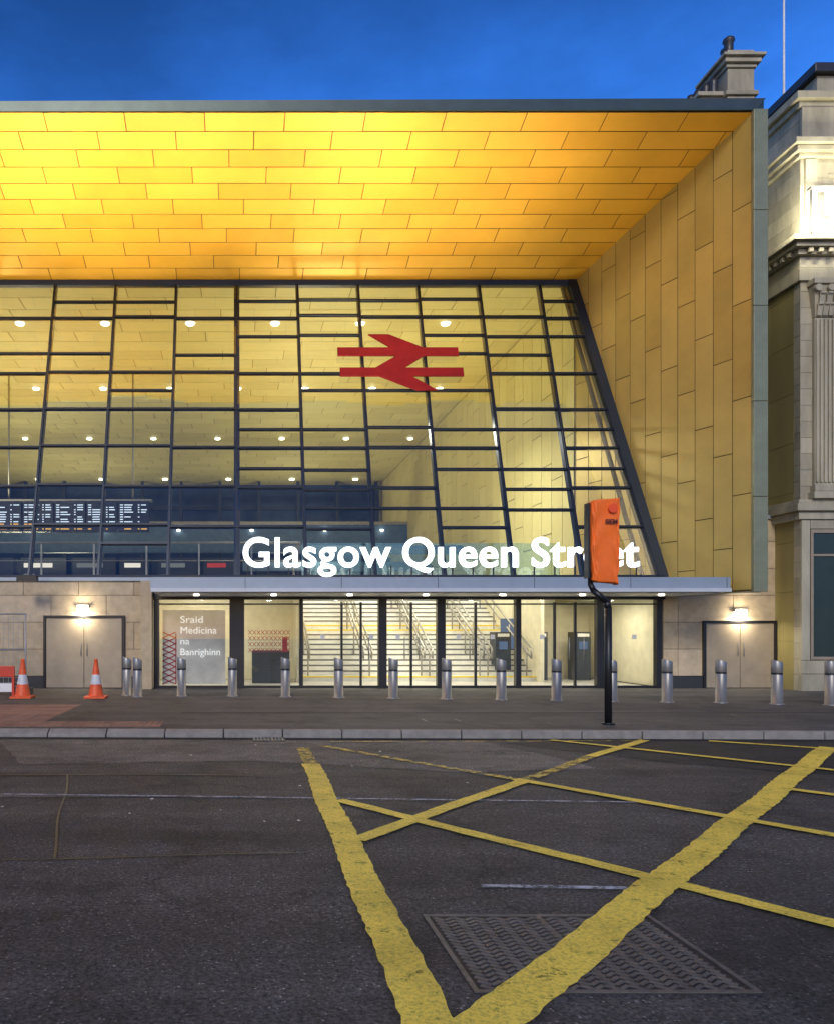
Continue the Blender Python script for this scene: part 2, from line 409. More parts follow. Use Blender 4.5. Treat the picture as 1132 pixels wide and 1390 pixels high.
fo.hexa([z(c1,2.6),z(c1+wn*.02,2.6),z(c2+wn*.02,2.6),z(c2,2.6),z(c1,14.4),z(c1+wn*.02,14.4),z(c2+wn*.02,14.4),z(c2,14.4)],M_EDGE); fo.done()
d = (b-a).normalized(); WL = (b-a).length
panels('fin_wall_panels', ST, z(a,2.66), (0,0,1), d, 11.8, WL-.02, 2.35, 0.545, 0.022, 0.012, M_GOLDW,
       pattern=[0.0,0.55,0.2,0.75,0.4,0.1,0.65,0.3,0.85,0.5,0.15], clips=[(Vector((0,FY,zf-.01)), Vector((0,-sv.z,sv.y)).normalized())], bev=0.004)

# glazing
fr = MB('glazing_frame', ST); gl = MB('curtain_wall_glass', ST)
mx = [0.04+1.885*i for i in range(-11,6)]
gn = Vector((0,-9.5,3.3)).normalized()
for i,x in enumerate(mx):
    fr.beam(gp(x,0,-.10), gp(x,1,-.10), 0.09 if abs(x-.04)>.1 else 0.17, 0.20, M_FRAME, up=gn)
    fr.beam(gp(x,0,.025), gp(x,1,.025), 0.05, 0.04, M_FRAME, up=gn)
fr.beam(gp(11.58,0,-.08), gp(10.46,1,-.08), 0.26, 0.34, M_FRAME, up=gn)
fr.beam(gp(11.15,0,-.2), gp(10.25,1,-.2), 0.08, 0.12, M_FRAME, up=gn)
fr.beam(gp(XL,0.004,-.06), gp(11.6,0.004,-.06), 0.30, 0.14, M_FRAME, up=(0,0,1))
fr.beam(gp(XL,0.994,-.05), gp(10.55,0.994,-.05), 0.22, 0.16, M_FRAME, up=(0,0,1))
left = [[410,432,480,505,555,605,658,712],[410,430,505,530,555,605,660,712,738],[432,482,505,555,607,660,715],[432,480,507,556,607,660,715]]
mid = [[409,432,457,507,556,583,608,636,662,715],[407,428,455,507,530,583,608,638,665,690,718],[408,430,480,507,530,580,607,662,690],[406,430,455,480,530,583,608,637,690,716],[430,457,482,507,555,583,637,664,692]]
segs = [(a_,b_) for a_,b_ in zip(mx[:-1],mx[1:])]+[(mx[-1],None)]
for i,(xa,xb) in enumerate(segs):
    rows = left[i%4] if xa < 0 else mid[int(round(xa/1.885))%5]
    for k,y in enumerate(rows):
        t = tz(y); xe = xb if xb else edgeX(t)-.1
        heavy = y in (432,430,505,507,555,556,607,608,660,662,715,712)
        fr.beam(gp(xa+.045,t,-.05), gp(xe-.045,t,-.05), 0.09, 0.075 if heavy else 0.05, M_FRAME, up=(0,-.33,.94))
        fr.beam(gp(xa+.025,t,.025), gp(xe-.025,t,.025), 0.035, 0.055, M_FRAME, up=(0,.33,.94))
    ts = [0.0]+sorted(tz(y) for y in rows)+[1.0]
    for t0,t1 in zip(ts[:-1],ts[1:]):
        x0 = xa; e0 = xb if xb else edgeX(t0); e1 = xb if xb else edgeX(t1)
        j = [random.uniform(-.010,.010) for _ in range(4)]
        gl.face([gp(x0,t0,j[0]),gp(e0,t0,j[1]),gp(e1,t1,j[2]),gp(x0,t1,j[3])], M_GLASS)
fr.done(); gl.done(recalc=False)

# interior ceiling, walls, concourse
panels('interior_ceiling_panels', ST, (10.9,25.5,12.60), (-1,0,0), (0,1,0), 31, 34.5, 2.4, 1.0, 0.03, 0.012, M_CREAM,
       pattern=[0,.5,.25,.75], bev=0)
it = MB('interior_shell', ST)
it.face([(XL,25.3,12.615),(11,25.3,12.615),(11,60,12.615),(XL,60,12.615)], M_CREAMGAP)
it.face([(XL,60,3.2),(10.8,60,3.2),(10.8,60,12.6),(XL,60,12.6)], M_DARK)
it.face([(XL,22.1,0.12),(XL,60,0.12),(XL,60,12.6),(XL,25.3,12.6)], M_LOBBY)
it.box(10.62,10.85,25.31,60,2.6,12.6,M_CREAMGAP)
it.box(XL,1.9,22.35,60,2.9,3.2,M_FLOOR)
it.box(9.3,11.6,22.35,60,2.9,3.2,M_FLOOR)
it.box(1.9,9.3,31.65,60,2.9,3.2,M_FLOOR)
it.box(XL,11.6,22.02,60,0.02,0.125,M_FLOOR)
it.box(1.9,9.3,22.35,23.4,2.9,3.2,M_LOBBY)
it.box(XL,2.0,26.0,26.1,0.13,2.9,M_LOBBY)
it.box(9.2,12.2,27.0,27.1,0.13,2.9,M_LOBBY)
it.box(11.75,11.9,22.3,27.0,0.13,2.9,M_LOBBY)
it.box(1.85,1.95,24.6,31.6,0.13,2.9,M_LOBBY)
it.box(9.25,9.35,24.6,31.6,0.13,2.9,M_LOBBY)
for zz,dd in ((10.6,59.0),(8.4,58.5),(6.6,58.0),(5.4,57)):
    it.box(XL,10.6,dd,dd+.3,zz,zz+.25,M_DARK2)
for k in range(11):
    it.box(-18+k*2.8,-17.8+k*2.8,58.2,58.6,3.2,12.5,M_DARK2)
M_BLUEP = mat('blue_grey_panel', (0.10,0.17,0.32), 0.5, 0, .2)
it.box(XL,10.6,50,50.4,6.6,8.3,M_BLUEP); it.box(XL,10.6,49.9,50.0,8.3,8.5,M_STEEL)
it.box(0.4,10.6,44,44.3,5.0,5.5,M_BLUEP)
it.box(2.0,9.4,33.5,33.7,4.9,5.25,M_DARK2)
it.done()
panels('interior_wall_panels', ST, (10.60,25.4,3.2), (0,0,1), (0,1,0), 9.35, 34.4, 2.35, 0.9, 0.03, 0.012, M_CREAM,
       pattern=[0,.5,.25,.75,.4], bev=0)
dl = MB('ceiling_downlights', ST)
for D,x0,sp in ((28.6,-13.6,3.0),(36.2,-17.9,3.0),(45.5,-19,3.6),(57.5,-18.5,4.5)):
    x = x0
    while x < 10:
        dl.cyl((x,D,12.50),(x,D,12.56),0.14 if D<50 else .18,M_DOWN,12); 
        dl.cyl((x,D,12.562),(x,D,12.585),0.2,M_WHITE,12); x += sp
for i,x in enumerate((-17,-12.5,-8,-3.5,1,5.5,9)):
    dl.cyl((x,49.85,7.9),(x,49.85,8.0),.1,M_DOWN,10)
dl.done()
# stairs
M_RISER = mat('stair_riser', (0.72,0.71,0.66), 0.6)
M_NOSE = mat('stair_nosing', (0.13,0.13,0.135), 0.6); M_NOSEY = mat('stair_nosing_yellow', (0.80,0.60,0.05), 0.6)
sr = MB('staircase', ST)
n = 19; rise = (3.2-.125)/n; tr = 6.6/n
for i in range(n):
    y0 = 25+i*tr; z1 = .125+(i+1)*rise
    sr.box(1.96,9.24,y0,31.64,z1-rise+.002,z1,M_RISER)
    sr.box(1.97,9.23,y0-.010,y0+.05,z1-.045,z1+.004,M_NOSEY if i in (0,9,10,18) else M_NOSE)
sr.done()
hr = MB('stair_handrails', ST)
for x in (2.25,3.9,4.15,5.75,6.0,7.55,7.8,9.0):
    for h in (0.95,0.65):
        hr.cyl((x,24.7,.2+h),(x,31.7,3.2+h),.03,M_STEEL,8)
    hr.cyl((x,24.7,.2+.65),(x,24.7,.2+.95),.03,M_STEEL,8)
    for k in range(5):
        yy = 25.1+k*1.6; hr.cyl((x,yy,.13+(yy-25)*.466),(x,yy,1.12+(yy-25)*.466),.025,M_STEEL,8)
hr.done()
M_BGL = glass_mat('balustrade_glass', (0.8,0.9,0.88), 0.06)
cb = MB('concourse_balustrade', ST)
for k in range(14):
    x = XL+.3+k*1.55; cb.box(x,x+.05,23.9,23.95,3.2,4.25,M_STEEL)
cb.cyl((XL,23.92,4.28),(1.9,23.92,4.28),.03,M_STEEL,8)
cb.cyl((1.9,23.92,4.28),(1.9,31.6,4.28),.03,M_STEEL,8)
cb.cyl((XL,23.92,3.75),(1.9,23.92,3.75),.015,M_STEEL,8)
cb.box(1.9,9.3,23.30,23.34,3.2,4.2,M_BGL)
cb.done()
M_SHOP = emis('shop_light', (1,0.9,0.75), 1.1); M_SHOPR = mat('shop_red', (0.5,0.03,0.03), 0.5, emit=(1,0.1,0.05), estr=0.25)
M_SHOPD = emis('shop_interior_glow', (0.7,0.7,0.6), .28)
sh = MB('shop_units', ST)
for x0,w,m in ((-19,3.5,M_SHOP),(-15.2,2.6,M_SHOPR),(-12.2,2.6,M_SHOP),(-9.2,2.4,M_SHOPD),(-6.5,1.6,M_SHOP),(-4.4,2.2,M_SHOPD),(-1.8,1.8,M_SHOPR),(1.2,2.0,M_SHOPD),(3.8,1.5,M_SHOPD),(6.2,2.6,M_SHOPD)):
    sh.box(x0,x0+w,46,47.5,3.2,5.9,M_DARK2)
    sh.box(x0+.2,x0+w*.7,45.97,45.995,5.35,5.6,m)
    for k in range(3):
        a_=x0+.2+k*(w-.4)/3; sh.box(a_,a_+(w-.4)/3-.12,45.97,45.995,3.6,random.uniform(4.5,5.0),M_SHOPD if k!=1 else M_BLUEP)
for k in range(18):
    x = -17+k*1.1; sh.box(x,x+.25,40,41.8,3.2,4.25,M_STEEL)
    sh.box(x+.02,x+.23,39.98,39.995,3.9,4.1,M_SHOP)
sh.done()
db = empty('departure_board')
q = MB('board_case', db)
M_SCR = mat('screen_black', (0.006,0.007,0.010), 0.25)
xx = -10.2
M_TXW = emis('board_text_white', (0.75,0.85,1), 1.6); M_TXO = emis('board_text_amber', (1,0.5,0.1), 1.6)
tb = MB('board_text', db)
for k in range(5):
    q.box(xx,xx+1.27,33.8,34.1,5.85,7.1,M_SCR)
    for rr in range(11):
        zz = 6.98-rr*.1
        # columns: time, destination, platform, expected
        for (ca,cw) in ((.07,.13),(.25,random.uniform(.25,.45)),(.82,.06),(.95,random.choice((.0,.2,.24)))):
            if cw and random.random()<.85: tb.box(xx+ca,xx+ca+cw,33.785,33.795,zz-.035,zz,M_TXO if (rr>8 or (k<2 and rr>7)) else M_TXW)
    xx += 1.33
q.box(-10.3,-3.5,33.75,34.15,7.12,7.2,M_STEEL); 
for x in (-9.5,-4.3): q.cyl((x,34,7.2),(x,34,12.5),.04,M_STEEL,8)
q.done(); tb.done()

# entrance bays
en = MB('entrance_frames', ST); eg = MB('entrance_glass', ST)
def fx(px): return (px-320)*0.02
for px,w in ((213,.14),(322,.40),(409,.10),(519,.22),(598,.22),(702,.14),(817,.36),(892,.14)):
    x = fx(px); en.box(x-w/2,x+w/2,21.9,22.1,.125,2.52,M_FRAME2)
for px in (464,490,558,752,780,645):
    x = fx(px); en.box(x-.03,x+.03,21.96,22.04,.125,2.45,M_FRAME2)
en.box(fx(206),fx(899),21.86,22.14,2.52,2.86,M_FRAME2)
en.box(fx(213),fx(892),21.95,22.05,.125,.19,M_FRAME2)
en.box(fx(213),fx(892),21.97,22.03,2.38,2.42,M_FRAME2)
eg.face([(fx(213),22,.13),(fx(892),22,.13),(fx(892),22,2.52),(fx(213),22,2.52)],M_GLASSD)
en.done(bevel=.004); eg.done(recalc=False)
dh = MB('door_handles_and_stickers', ST); M_STK = mat('white_sticker',(.7,.7,.7),.5)
for px in (500,548,568,636,655,770,790):
    dh.cyl((fx(px),21.9,.9),(fx(px),21.9,1.5),.016,M_STEEL,8)
for px in (438,504,540,622,668,735,860): dh.box(fx(px)-.06,fx(px)+.06,21.985,21.992,1.45,1.57,M_STK)
dh.done()
M_POS = mat('poster_grey', (0.42,0.41,0.40), 0.5, 0, 0.35, 1.2, emit=(.75,.73,.70), estr=.12); M_POSR = mat('poster_red', (0.38,0.03,0.04), 0.5)  # grey panel glows faintly in place of light falling on it
ps = empty('welcome_poster')
p = MB('poster_panel', ps); p.box(fx(219),fx(306),22.5,22.55,.2,2.25,M_POS)
for i in range(9):
    for s in (1,-1):
        za=.2+i*.16
        p.beam((fx(219),22.49,za+.08*(1-s)),(fx(219)+.36,22.49,za+.08*(1+s)),.012,.03,M_POSR,up=(0,0,1))
p.beam((fx(219)+.37,22.49,.2),(fx(219)+.37,22.49,1.6),.012,.03,M_POSR,up=(1,0,0))
p.done()
M_TX = mat('poster_text', (0.85,0.85,0.83), 0.5, emit=(1,1,1), estr=.5)  # lettering glows along with the panel
for i,tx in enumerate(('Sraid','Medicina','na','Banrighinn')):
    text('poster_text_%d'%i, tx, .27, (fx(243),22.47,1.9-i*.30), M_TX, ps, offset=0, extrude=.003, width=min(1.1,.125*len(tx)))
lm = MB('glass_manifestation', ST)
for i in range(10):
    for j in range(4):
        cx = fx(340)+i*.115; cz=1.15+j*.16
        lm.beam((cx-.045,22.02,cz-.06),(cx+.045,22.02,cz+.06),.004,.016,M_POSR,up=(0,0,1))
        lm.beam((cx-.045,22.024,cz+.06),(cx+.045,22.024,cz-.06),.004,.016,M_POSR,up=(0,0,1))
lm.done()
M_SCRB = emis('screen_blue', (0.30,0.42,0.65), 0.4); M_SIGNW = emis('sign_white', (1,.97,.88), 1.3)
tm = MB('ticket_machines', ST)
for x in (fx(742),fx(800),fx(868)):
    tm.box(x-.24,x+.24,25.6,26.2,.13,1.65,M_DARK2); tm.box(x-.13,x+.13,25.57,25.595,1.1,1.35,M_SCRB); tm.box(x-.18,x+.18,25.57,25.595,1.5,1.6,M_WHITE)
tm.box(fx(345),fx(400),24,24.6,.13,1.1,M_DARK2); tm.box(fx(385),fx(392),22.5,22.52,1.1,1.5,M_POSR)
tm.box(fx(760),fx(800),26.95,26.99,1.0,2.1,M_SCRB)
tm.done()
lt = MB('lobby_ceiling_lights', ST)
for x in (-1.5,.5,2.8,4.6,6.4,8.2,10.2):
    lt.box(x-.5,x+.5,22.8,22.9,2.87,2.895,M_SIGNW)
lt.done()

# entrance canopy
cn = MB('entrance_canopy', ST)
cx0,cx1 = -2.06,12.1
cn.box(cx0,cx1,19.95,21.84,2.70,2.95,M_CANOPY)
cn.box(cx0-.03,cx1+.03,19.88,19.95,2.66,2.985,M_CANOPY)
cn.box(cx0+.05,cx1-.05,20.02,21.82,2.60,2.698,M_WHITE)
cn.box(cx0-.01,cx1+.01,19.80,19.878,2.62,2.71,M_CANOPYL)
x=cx0+2.3
while x<cx1: cn.box(x-.006,x+.006,19.876,19.882,2.715,2.98,M_FRAME2); x+=2.36
cn.done(bevel=.008)
cd = MB('canopy_downlights', ST)
for px in (267,372,475,578,682,790,897):
    x=(px-320)*20.6/1100
    cd.cyl((x,20.6,2.565),(x,20.6,2.598),.07,M_LAMP,14)
cd.done()
for px in (267,372,475,578,682,790,897):
    x=(px-320)*20.6/1100
    area('canopy_lamp',(x,20.6,2.55),.12,12,(1,.9,.7),(0,0,-1),ST)

def stonewall(nm, x0,x1,z0,z1,y=22.0, pw=1.5, phh=.73):
    q = MB(nm+'_core', ST); q.box(x0,x1,y,y+.25,z0,z1,M_STONEGAP); q.done()
    panels(nm+'_cladding', ST, (x0,y,z0), (1,0,0),(0,0,1), x1-x0, z1-z0, pw, phh, .012, .03, M_STONE, bev=.004)
stonewall('stone_wall_left', XL, fx(207), .45, 3.02)
stonewall('stone_wall_right', fx(899), 11.98, .45, 2.9)
stonewall('stone_wall_side', 11.98, 14.62, .45, 4.7)
sw = MB('stone_wall_trim', ST)
sw.box(XL,fx(207),21.93,22.25,.12,.44,M_PLINTH); sw.box(fx(899),14.6,21.93,22.25,.12,.44,M_PLINTH)
sw.box(XL,fx(208),21.9,22.26,3.022,3.12,M_CANOPY); sw.box(12.0,14.6,21.9,22.3,4.702,4.8,M_CANOPY)
sw.box(fx(194),fx(207)+.04,21.5,21.93,.12,3.0,M_STONE[1])
sw.done(bevel=.005)

def service_door(name, xa, xb, zt):
    e = empty(name, ST); q = MB('door_leaves', e); y = 21.9
    q.box(xa-.07,xa,y-.02,21.99,.125,zt+.07,M_FRAME2); q.box(xb,xb+.07,y-.02,21.99,.125,zt+.07,M_FRAME2); q.box(xa,xb,y-.02,21.99,zt,zt+.07,M_FRAME2)
    m = (xa+xb)/2
    q.box(xa+.01,m-.008,y,21.96,.14,zt-.01,M_DOOR); q.box(m+.008,xb-.01,y,21.96,.14,zt-.01,M_DOOR)
    q.cyl((m-.08,y-.05,1.0),(m-.08,y-.05,1.35),.012,M_STEEL,8); q.cyl((m+.08,y-.05,1.0),(m+.08,y-.05,1.35),.012,M_STEEL,8)
    q.done(bevel=.004)
service_door('service_door_a', fx(64), fx(167), 2.02)
service_door('service_door_b', fx(955), fx(1047), 1.88)
def bulkhead(name, x, zc):
    e = empty(name); q = MB('lamp_body', e)
    q.box(x-.17,x+.17,21.84,21.965,zc+.05,zc+.13,M_STEEL); q.box(x-.14,x+.14,21.82,21.96,zc-.05,zc+.05,M_LAMP); q.done(bevel=.01)
    area('lamp_light',(x,21.78,zc-.07),.2,30,(1,.86,.62),(0,0.12,-1),e,spread=170)
    area('lamp_light_up',(x,21.75,zc),.2,14,(1,.86,.62),(0,1,.1),e,spread=180)
bulkhead('wall_lamp', fx(114), 2.25); bulkhead('wall_lamp', fx(1001), 2.14)

# name sign
sg = text('station_name_sign','Glasgow Queen Street',1.0,(0.15,20.2,3.27),M_LETTER,None,offset=.014,extrude=.05)
sg.data.space_character = 1.06; sg.data.space_word = .78
bpy.context.view_layer.update()
s = (9.85)/sg.dimensions.x; sg.scale = (s, 1.04, 1)
sp_ = MB('sign_support_rail', ST); sp_.box(.1,10.1,20.25,20.29,3.0,3.06,M_FRAME2)
for k in range(20): sp_.box(.3+k*.51,.33+k*.51,20.25,20.28,3.06,3.3,M_FRAME2)
sp_.done()

# rail symbol on the glass
rs = MB('rail_symbol_sign')
tt0 = tz(496); C = gp(0,tt0,.12); kk = C.y/1100
upv = Vector((0,3.3,9.5)).normalized()
def rp(px,py): return Vector((0,C.y,C.z))+Vector(((px-320)*kk,0,0))+upv*((496-py)*kk*1.03)
def poly(pts, off):
    A = [rp(*p_)+gn*off for p_ in pts]; B = [q_+gn*.05 for q_ in A]
    rs.face(A,M_RED); rs.face(B[::-1],M_RED)
    for i in range(len(A)): rs.face([A[i],A[(i+1)%len(A)],B[(i+1)%len(B)],B[i]],M_RED)
poly([(459,473),(623,473),(623,486),(459,486)],0)
poly([(461,505),(627,505),(627,518),(461,518)],.001)
poly([(502,452),(530,452),(588,479),(548,485)],.004)
poly([(548,480),(586,479),(538,512),(500,511)],.006)
poly([(500,512),(538,506),(590,540),(562,540)],.004)
rs.done()

# uplights on canopy washing the soffit
for x,pw in ((-16,170),(-10.5,220),(-5.4,310),(-1.2,190),(3.9,270),(8.0,75)):
    e = empty('uplighter', ST)
    q = MB('uplighter_body', e); q.box(x-.25,x+.25,20.9,21.2,2.96,3.10,M_BLACK); q.done()
    area('uplight_lamp',(x,21.05,3.12),.35,pw,(1,.82,.44),(0,.0,1),e,spread=62)
# interior lighting
for x in (-11,4):
    for D in (31,42,53):
        area('ceiling_bounce_fill',(x,D,5.0),2.5,520 if D<35 else 430,(1,.88,.54),(0,0,1),ST)  # added upward fill in place of floor bounce, no fixture
for x in (-1,5.5,10.4):
    area('lobby_lamp',(x,24.0,2.84),1.4,130,(1,.92,.72),(0,.25,-1),ST)
area('stair_lamp',(5.6,28,8.5),3,1000,(1,.93,.76),(0,.1,-1),ST)

# ------------------------------------------------------------------ neighbouring classical building
NB = empty('sandstone_building')
M_NS = [mat('sandstone_%d'%i, c, 0.8, 0, 0.28, 2.0, 0.35, 30, streak=True) for i,c in enumerate([(0.38,0.345,0.25),(0.34,0.31,0.225),(0.41,0.375,0.275)])]
M_OCH = [mat('ochre_wall_%d'%i, c, 0.8, 0, 0.18, 1.0, 0.2, 30, streak=True) for i,c in enumerate([(0.30,0.25,0.095),(0.28,0.235,0.085)])]  # ochre tone for the lower side wall
M_NW = mat('window_dark_green', (0.03,0.045,0.04), 0.3)
nx, nd = 14.62, 21.0
q = MB('walls', NB)
q.box(nx+.03,34,nd+.03,45,0.0,15.4,M_STONEGAP)
q.done()
panels('front_ashlar', NB, (nx,nd+.03,5.0),(1,0,0),(0,0,1), 19.4, 10.4, 1.1,.42,.008,.03,M_NS,bev=.003)
panels('side_ashlar', NB, (nx+.03,45,10.7),(0,-1,0),(0,0,1), 24, 4.7, 1.1,.42,.008,.03,M_NS,bev=.003)
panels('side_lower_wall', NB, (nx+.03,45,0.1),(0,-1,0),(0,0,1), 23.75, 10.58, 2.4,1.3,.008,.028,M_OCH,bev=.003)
panels('side_quoins', NB, (nx+.03,21.25,0.1),(0,-1,0),(0,0,1), .25, 10.58, 1.1,.42,.008,.03,M_NS,bev=.003)
q = MB('cornices', NB); S=M_NS[2]; S1=M_NS[0]
def band(z0,z1,p_, m=S): 
    q.box(nx-p_,34,nd-p_,nd-.001,z0,z1,m); q.box(nx-p_,nx-.001,nd,45,z0,z1,m)
band(4.55,4.75,.10); band(4.76,4.95,.20,S1); band(4.96,5.06,.12)
band(10.72,11.05,.08,S1); band(11.06,11.35,.05); band(11.36,11.5,.16,S1); band(11.51,11.62,.30); band(11.63,11.76,.42,S1)
band(13.9,14.0,.10); band(14.01,14.15,.22,S1); band(14.16,14.3,.32); 
band(15.2,15.35,.08); band(15.36,15.55,.2,S1); 
x=nx
while x<33:
    q.box(x+.05,x+.17,nd-.26,nd-.17,11.38,11.5,S1); x+=.26
y=nd
while y<30:
    q.box(nx-.26,nx-.17,y+.05,y+.17,11.38,11.5,S1); y+=.26
q.box(nx-.02,34,nd-.1,nd-.001,14.31,15.19,S1)
q.box(15.2,34,nd+.2,nd+5,15.56,16.2,S); q.box(15.05,34,nd+.05,nd+5.2,16.21,16.45,M_PLINTH)
for k in range(6):
    xk = nx+.1+k*2.2
    q.box(xk,xk+.3,nd-.06,nd-.001,11.78,13.88,S); q.box(xk+.6,xk+1.9,nd-.03,nd-.001,12.1,12.2,S1); q.box(xk+.6,xk+1.9,nd-.03,nd-.001,13.4,13.5,S1)
q.done(bevel=.02)
for k in range(5):
    px0 = nx+.30+k*3.4; pl = MB('pilaster', NB)
    pl.box(px0-.10,px0+.85,nd-.24,nd,5.07,5.25,S); pl.box(px0-.05,px0+.80,nd-.20,nd,5.26,5.42,S1)
    pl.box(px0,px0+.75,nd-.10,nd,5.43,9.75,S1)
    for f in range(7): pl.box(px0+.02+f*.105,px0+.085+f*.105,nd-.145,nd-.10,5.5,9.7,S)
    pl.hexa([(px0,nd-.12,9.76),(px0+.75,nd-.12,9.76),(px0+.75,nd,9.76),(px0,nd,9.76),(px0-.1,nd-.24,10.55),(px0+.85,nd-.24,10.55),(px0+.85,nd,10.55),(px0-.1,nd,10.55)],S1)
    for row,(zz,hh,cnt) in enumerate(((9.78,.34,5),(10.04,.34,4))):
        for f in range(cnt):
            cxx = px0+.75*(f+.5)/cnt; dd = nd-.13-.05*row
            pl.hexa([(cxx-.06,dd-.04,zz),(cxx+.06,dd-.04,zz),(cxx+.06,dd,zz),(cxx-.06,dd,zz),(cxx-.075,dd-.10,zz+hh*.8),(cxx+.075,dd-.10,zz+hh*.8),(cxx+.06,dd-.02,zz+hh),(cxx-.06,dd-.02,zz+hh)],S)
            pl.cyl((cxx-.06,dd-.10,zz+hh*.82),(cxx+.06,dd-.10,zz+hh*.82),.04,S,8)
    for cxx in (px0-.03,px0+.78,px0+.30,px0+.45):
        pl.cyl((cxx,nd-.32,10.45),(cxx,nd-.2,10.45),.09,S,12)
    pl.box(px0-.14,px0+.89,nd-.30,nd,10.56,10.71,S)
    pl.done(bevel=.012)
gf = MB('ground_floor', NB)
gf.box(nx-.05,34,nd-.12,nd+.03,.1,.55,M_NS[1]); gf.box(nx-.01,34,nd-.06,nd+.03,.56,.9,M_NS[0])
gf.box(nx,nx+.22,nd-.05,nd+.03,.91,4.54,M_NS[2])
for k in range(4):
    xa = nx+.25+k*3.4; 
    gf.box(xa,xa+2.4,nd+.0,nd+.02,.95,4.3,M_NW)
    for (a_,b_,c_,d_) in ((xa,xa+2.4,4.2,4.3),(xa,xa+2.4,.92,1.0),(xa,xa+.07,1.0,4.2),(xa+2.33,xa+2.4,1.0,4.2),(xa+.07,xa+2.33,3.6,3.66)):
        gf.box(a_,b_,nd-.04,nd-.001,c_,d_,M_DOOR)
    gf.box(xa+2.4,xa+3.4,nd-.05,nd+.03,.91,4.54,M_NS[0])
    gf.box(xa-.02,xa+2.4,nd-.05,nd+.03,4.31,4.54,M_NS[1])
gf.done(bevel=.01)
fl = empty('flood_lamp'); q = MB('lamp_body', fl)
q.box(14.66,14.72,nd-.45,nd-.38,11.90,12.85,M_LAMP); q.box(14.98,15.26,nd-.45,nd-.38,12.25,12.85,M_LAMP); q.box(14.55,15.5,nd-.5,nd-.33,12.87,12.93,M_STEEL)
q.box(14.60,14.65,nd-.46,nd-.37,11.77,12.86,M_STEEL); q.box(15.27,15.32,nd-.46,nd-.37,11.77,12.86,M_STEEL); q.done()
area('flood_light',(15.1,nd-1.0,12.3),.5,150,(1,.94,.70),(-.1,.7,.4),fl)
area('flood_light_b',(14.1,nd-.7,12.0),.4,55,(1,.94,.70),(.35,.9,.4),fl)
# chimney
ch = empty('chimney_stack'); q = MB('stack', ch)
cxm,cy,cz=17.42,28.0,1.15
for a_,z0_,z1_ in ((.48,14,18.99),(.56,19.0,19.15),(.46,19.16,19.95),(.52,19.96,20.08),(.62,20.085,20.25),(.72,20.255,20.36),(.46,20.365,20.6)):
    q.box(cxm-a_,cxm+a_,cy-a_+.42,cy+1.2+a_-.42,z0_+cz if z0_>14 else 14,z1_+cz,M_NS[2 if z0_>19.9 else 1])
q.box(cxm-1.35,cxm-.57,cy+.1,cy+1.1,14,20.2,M_NS[1]); q.box(cxm-1.45,cxm-.57,cy,cy+1.2,20.205,20.35,M_NS[2])
q.done(bevel=.02)
q = MB('chimney_pots', ch); dk=lambda z_: M_PLINTH
for dx,z0_,dy in ((-.22,21.75,.3),(.0,21.75,.8)):
    q.lathe(cxm+dx,cy+dy,[(.19,z0_),(.15,z0_+.1),(.15,z0_+.45),(.2,z0_+.52),(.18,z0_+.6),(.08,z0_+.68)],dk,12)
for i in range(4):
    zz0=20.75-.10*i
    q.lathe(cxm-.76-.18*i,cy+.3+.15*i,[(.16,20.35),(.14,zz0-.05),(.17,zz0+.08),(.1,zz0+.22)],dk,12)
q.done()
fp = MB('antenna_pole'); fp.cyl((19.6,29.0,14),(19.6,29.0,27),.05,M_WHITE,10,r2=.03); fp.lathe(19.6,29,[(.03,27),(.07,27.06),(.03,27.14)],lambda z_:M_WHITE,10); fp.done()  # slim antenna pole rising behind the roof

# ------------------------------------------------------------------ street furniture
for px,by in ((173,944),(187,946),(247,945),(316,945),(388,946),(460,947),(534,948),(606,949),(680,950),(755,951),(830,952),(905,953),(978,954),(1054,956),(1127,957)):
    D = 1.48*1100/(by-860); x=(px-320)*D/1100
    q = MB('bollard')
    h=.12
    prof=[(.14,h),(.14,h+.015),(.108,h+.015),(.108,h+.62),(.105,h+.625),(.105,h+.66),(.108,h+.665),(.108,h+.89),(.102,h+.90)]
    q.lathe(x,D,prof,lambda z_: M_BLACK if (.740<z_<.782) else M_STEEL,24,tilt=.30,tiltfrom=h+.85)
    q.done() 
M_ORG = mat('cone_orange', (0.75,0.10,0.02), 0.5, var=.2, scale=9); M_REFL = mat('cone_reflective', (0.6,0.6,0.6), 0.4, var=.2, scale=9)
for x,D in ((-3.2,18.6),(-4.88,18.6)):
    q = MB('traffic_cone'); q.box(x-.24,x+.24,D-.24,D+.24,.124,.17,M_ORG)
    q.lathe(x,D,[(.19,.17),(.17,.2),(.13,.44),(.09,.66),(.06,.84),(.04,.99),(.045,1.0),(.03,1.02)],lambda z_: M_REFL if (.44<z_<.66 or .84<z_<.90) else M_ORG,20)
    q.done()
# covered signal
e = empty('covered_traffic_signal'); q = MB('pole', e); PX,PD=6.06,13.2
pts=[(PX,PD,.12),(PX,PD,2.02),(PX-.03,PD,2.12),(PX-.24,PD,2.30),(PX-.29,PD,2.40),(PX-.29,PD,3.72)]
rad=[.058,.055,.05,.045,.04]
for (a_,b_),r_ in zip(zip(pts[:-1],pts[1:]),rad): q.cyl(a_,b_,r_,M_BLACK,14)
for p_,r_ in zip(pts[1:-1],(.056,.052,.047,.044)):
    q.lathe(p_[0],p_[1],[(.01,p_[2]-r_*.98),(r_*.7,p_[2]-r_*.7),(r_,p_[2]),(r_*.7,p_[2]+r_*.7),(.01,p_[2]+r_*.98)],lambda z_:M_BLACK,12)
q.box(PX-.35,PX-.325,PD-.06,PD+.1,2.5,3.72,M_BLACK)
q.cyl((PX,PD,.12),(PX,PD,.15),.10,M_BLACK,16)
q.done()
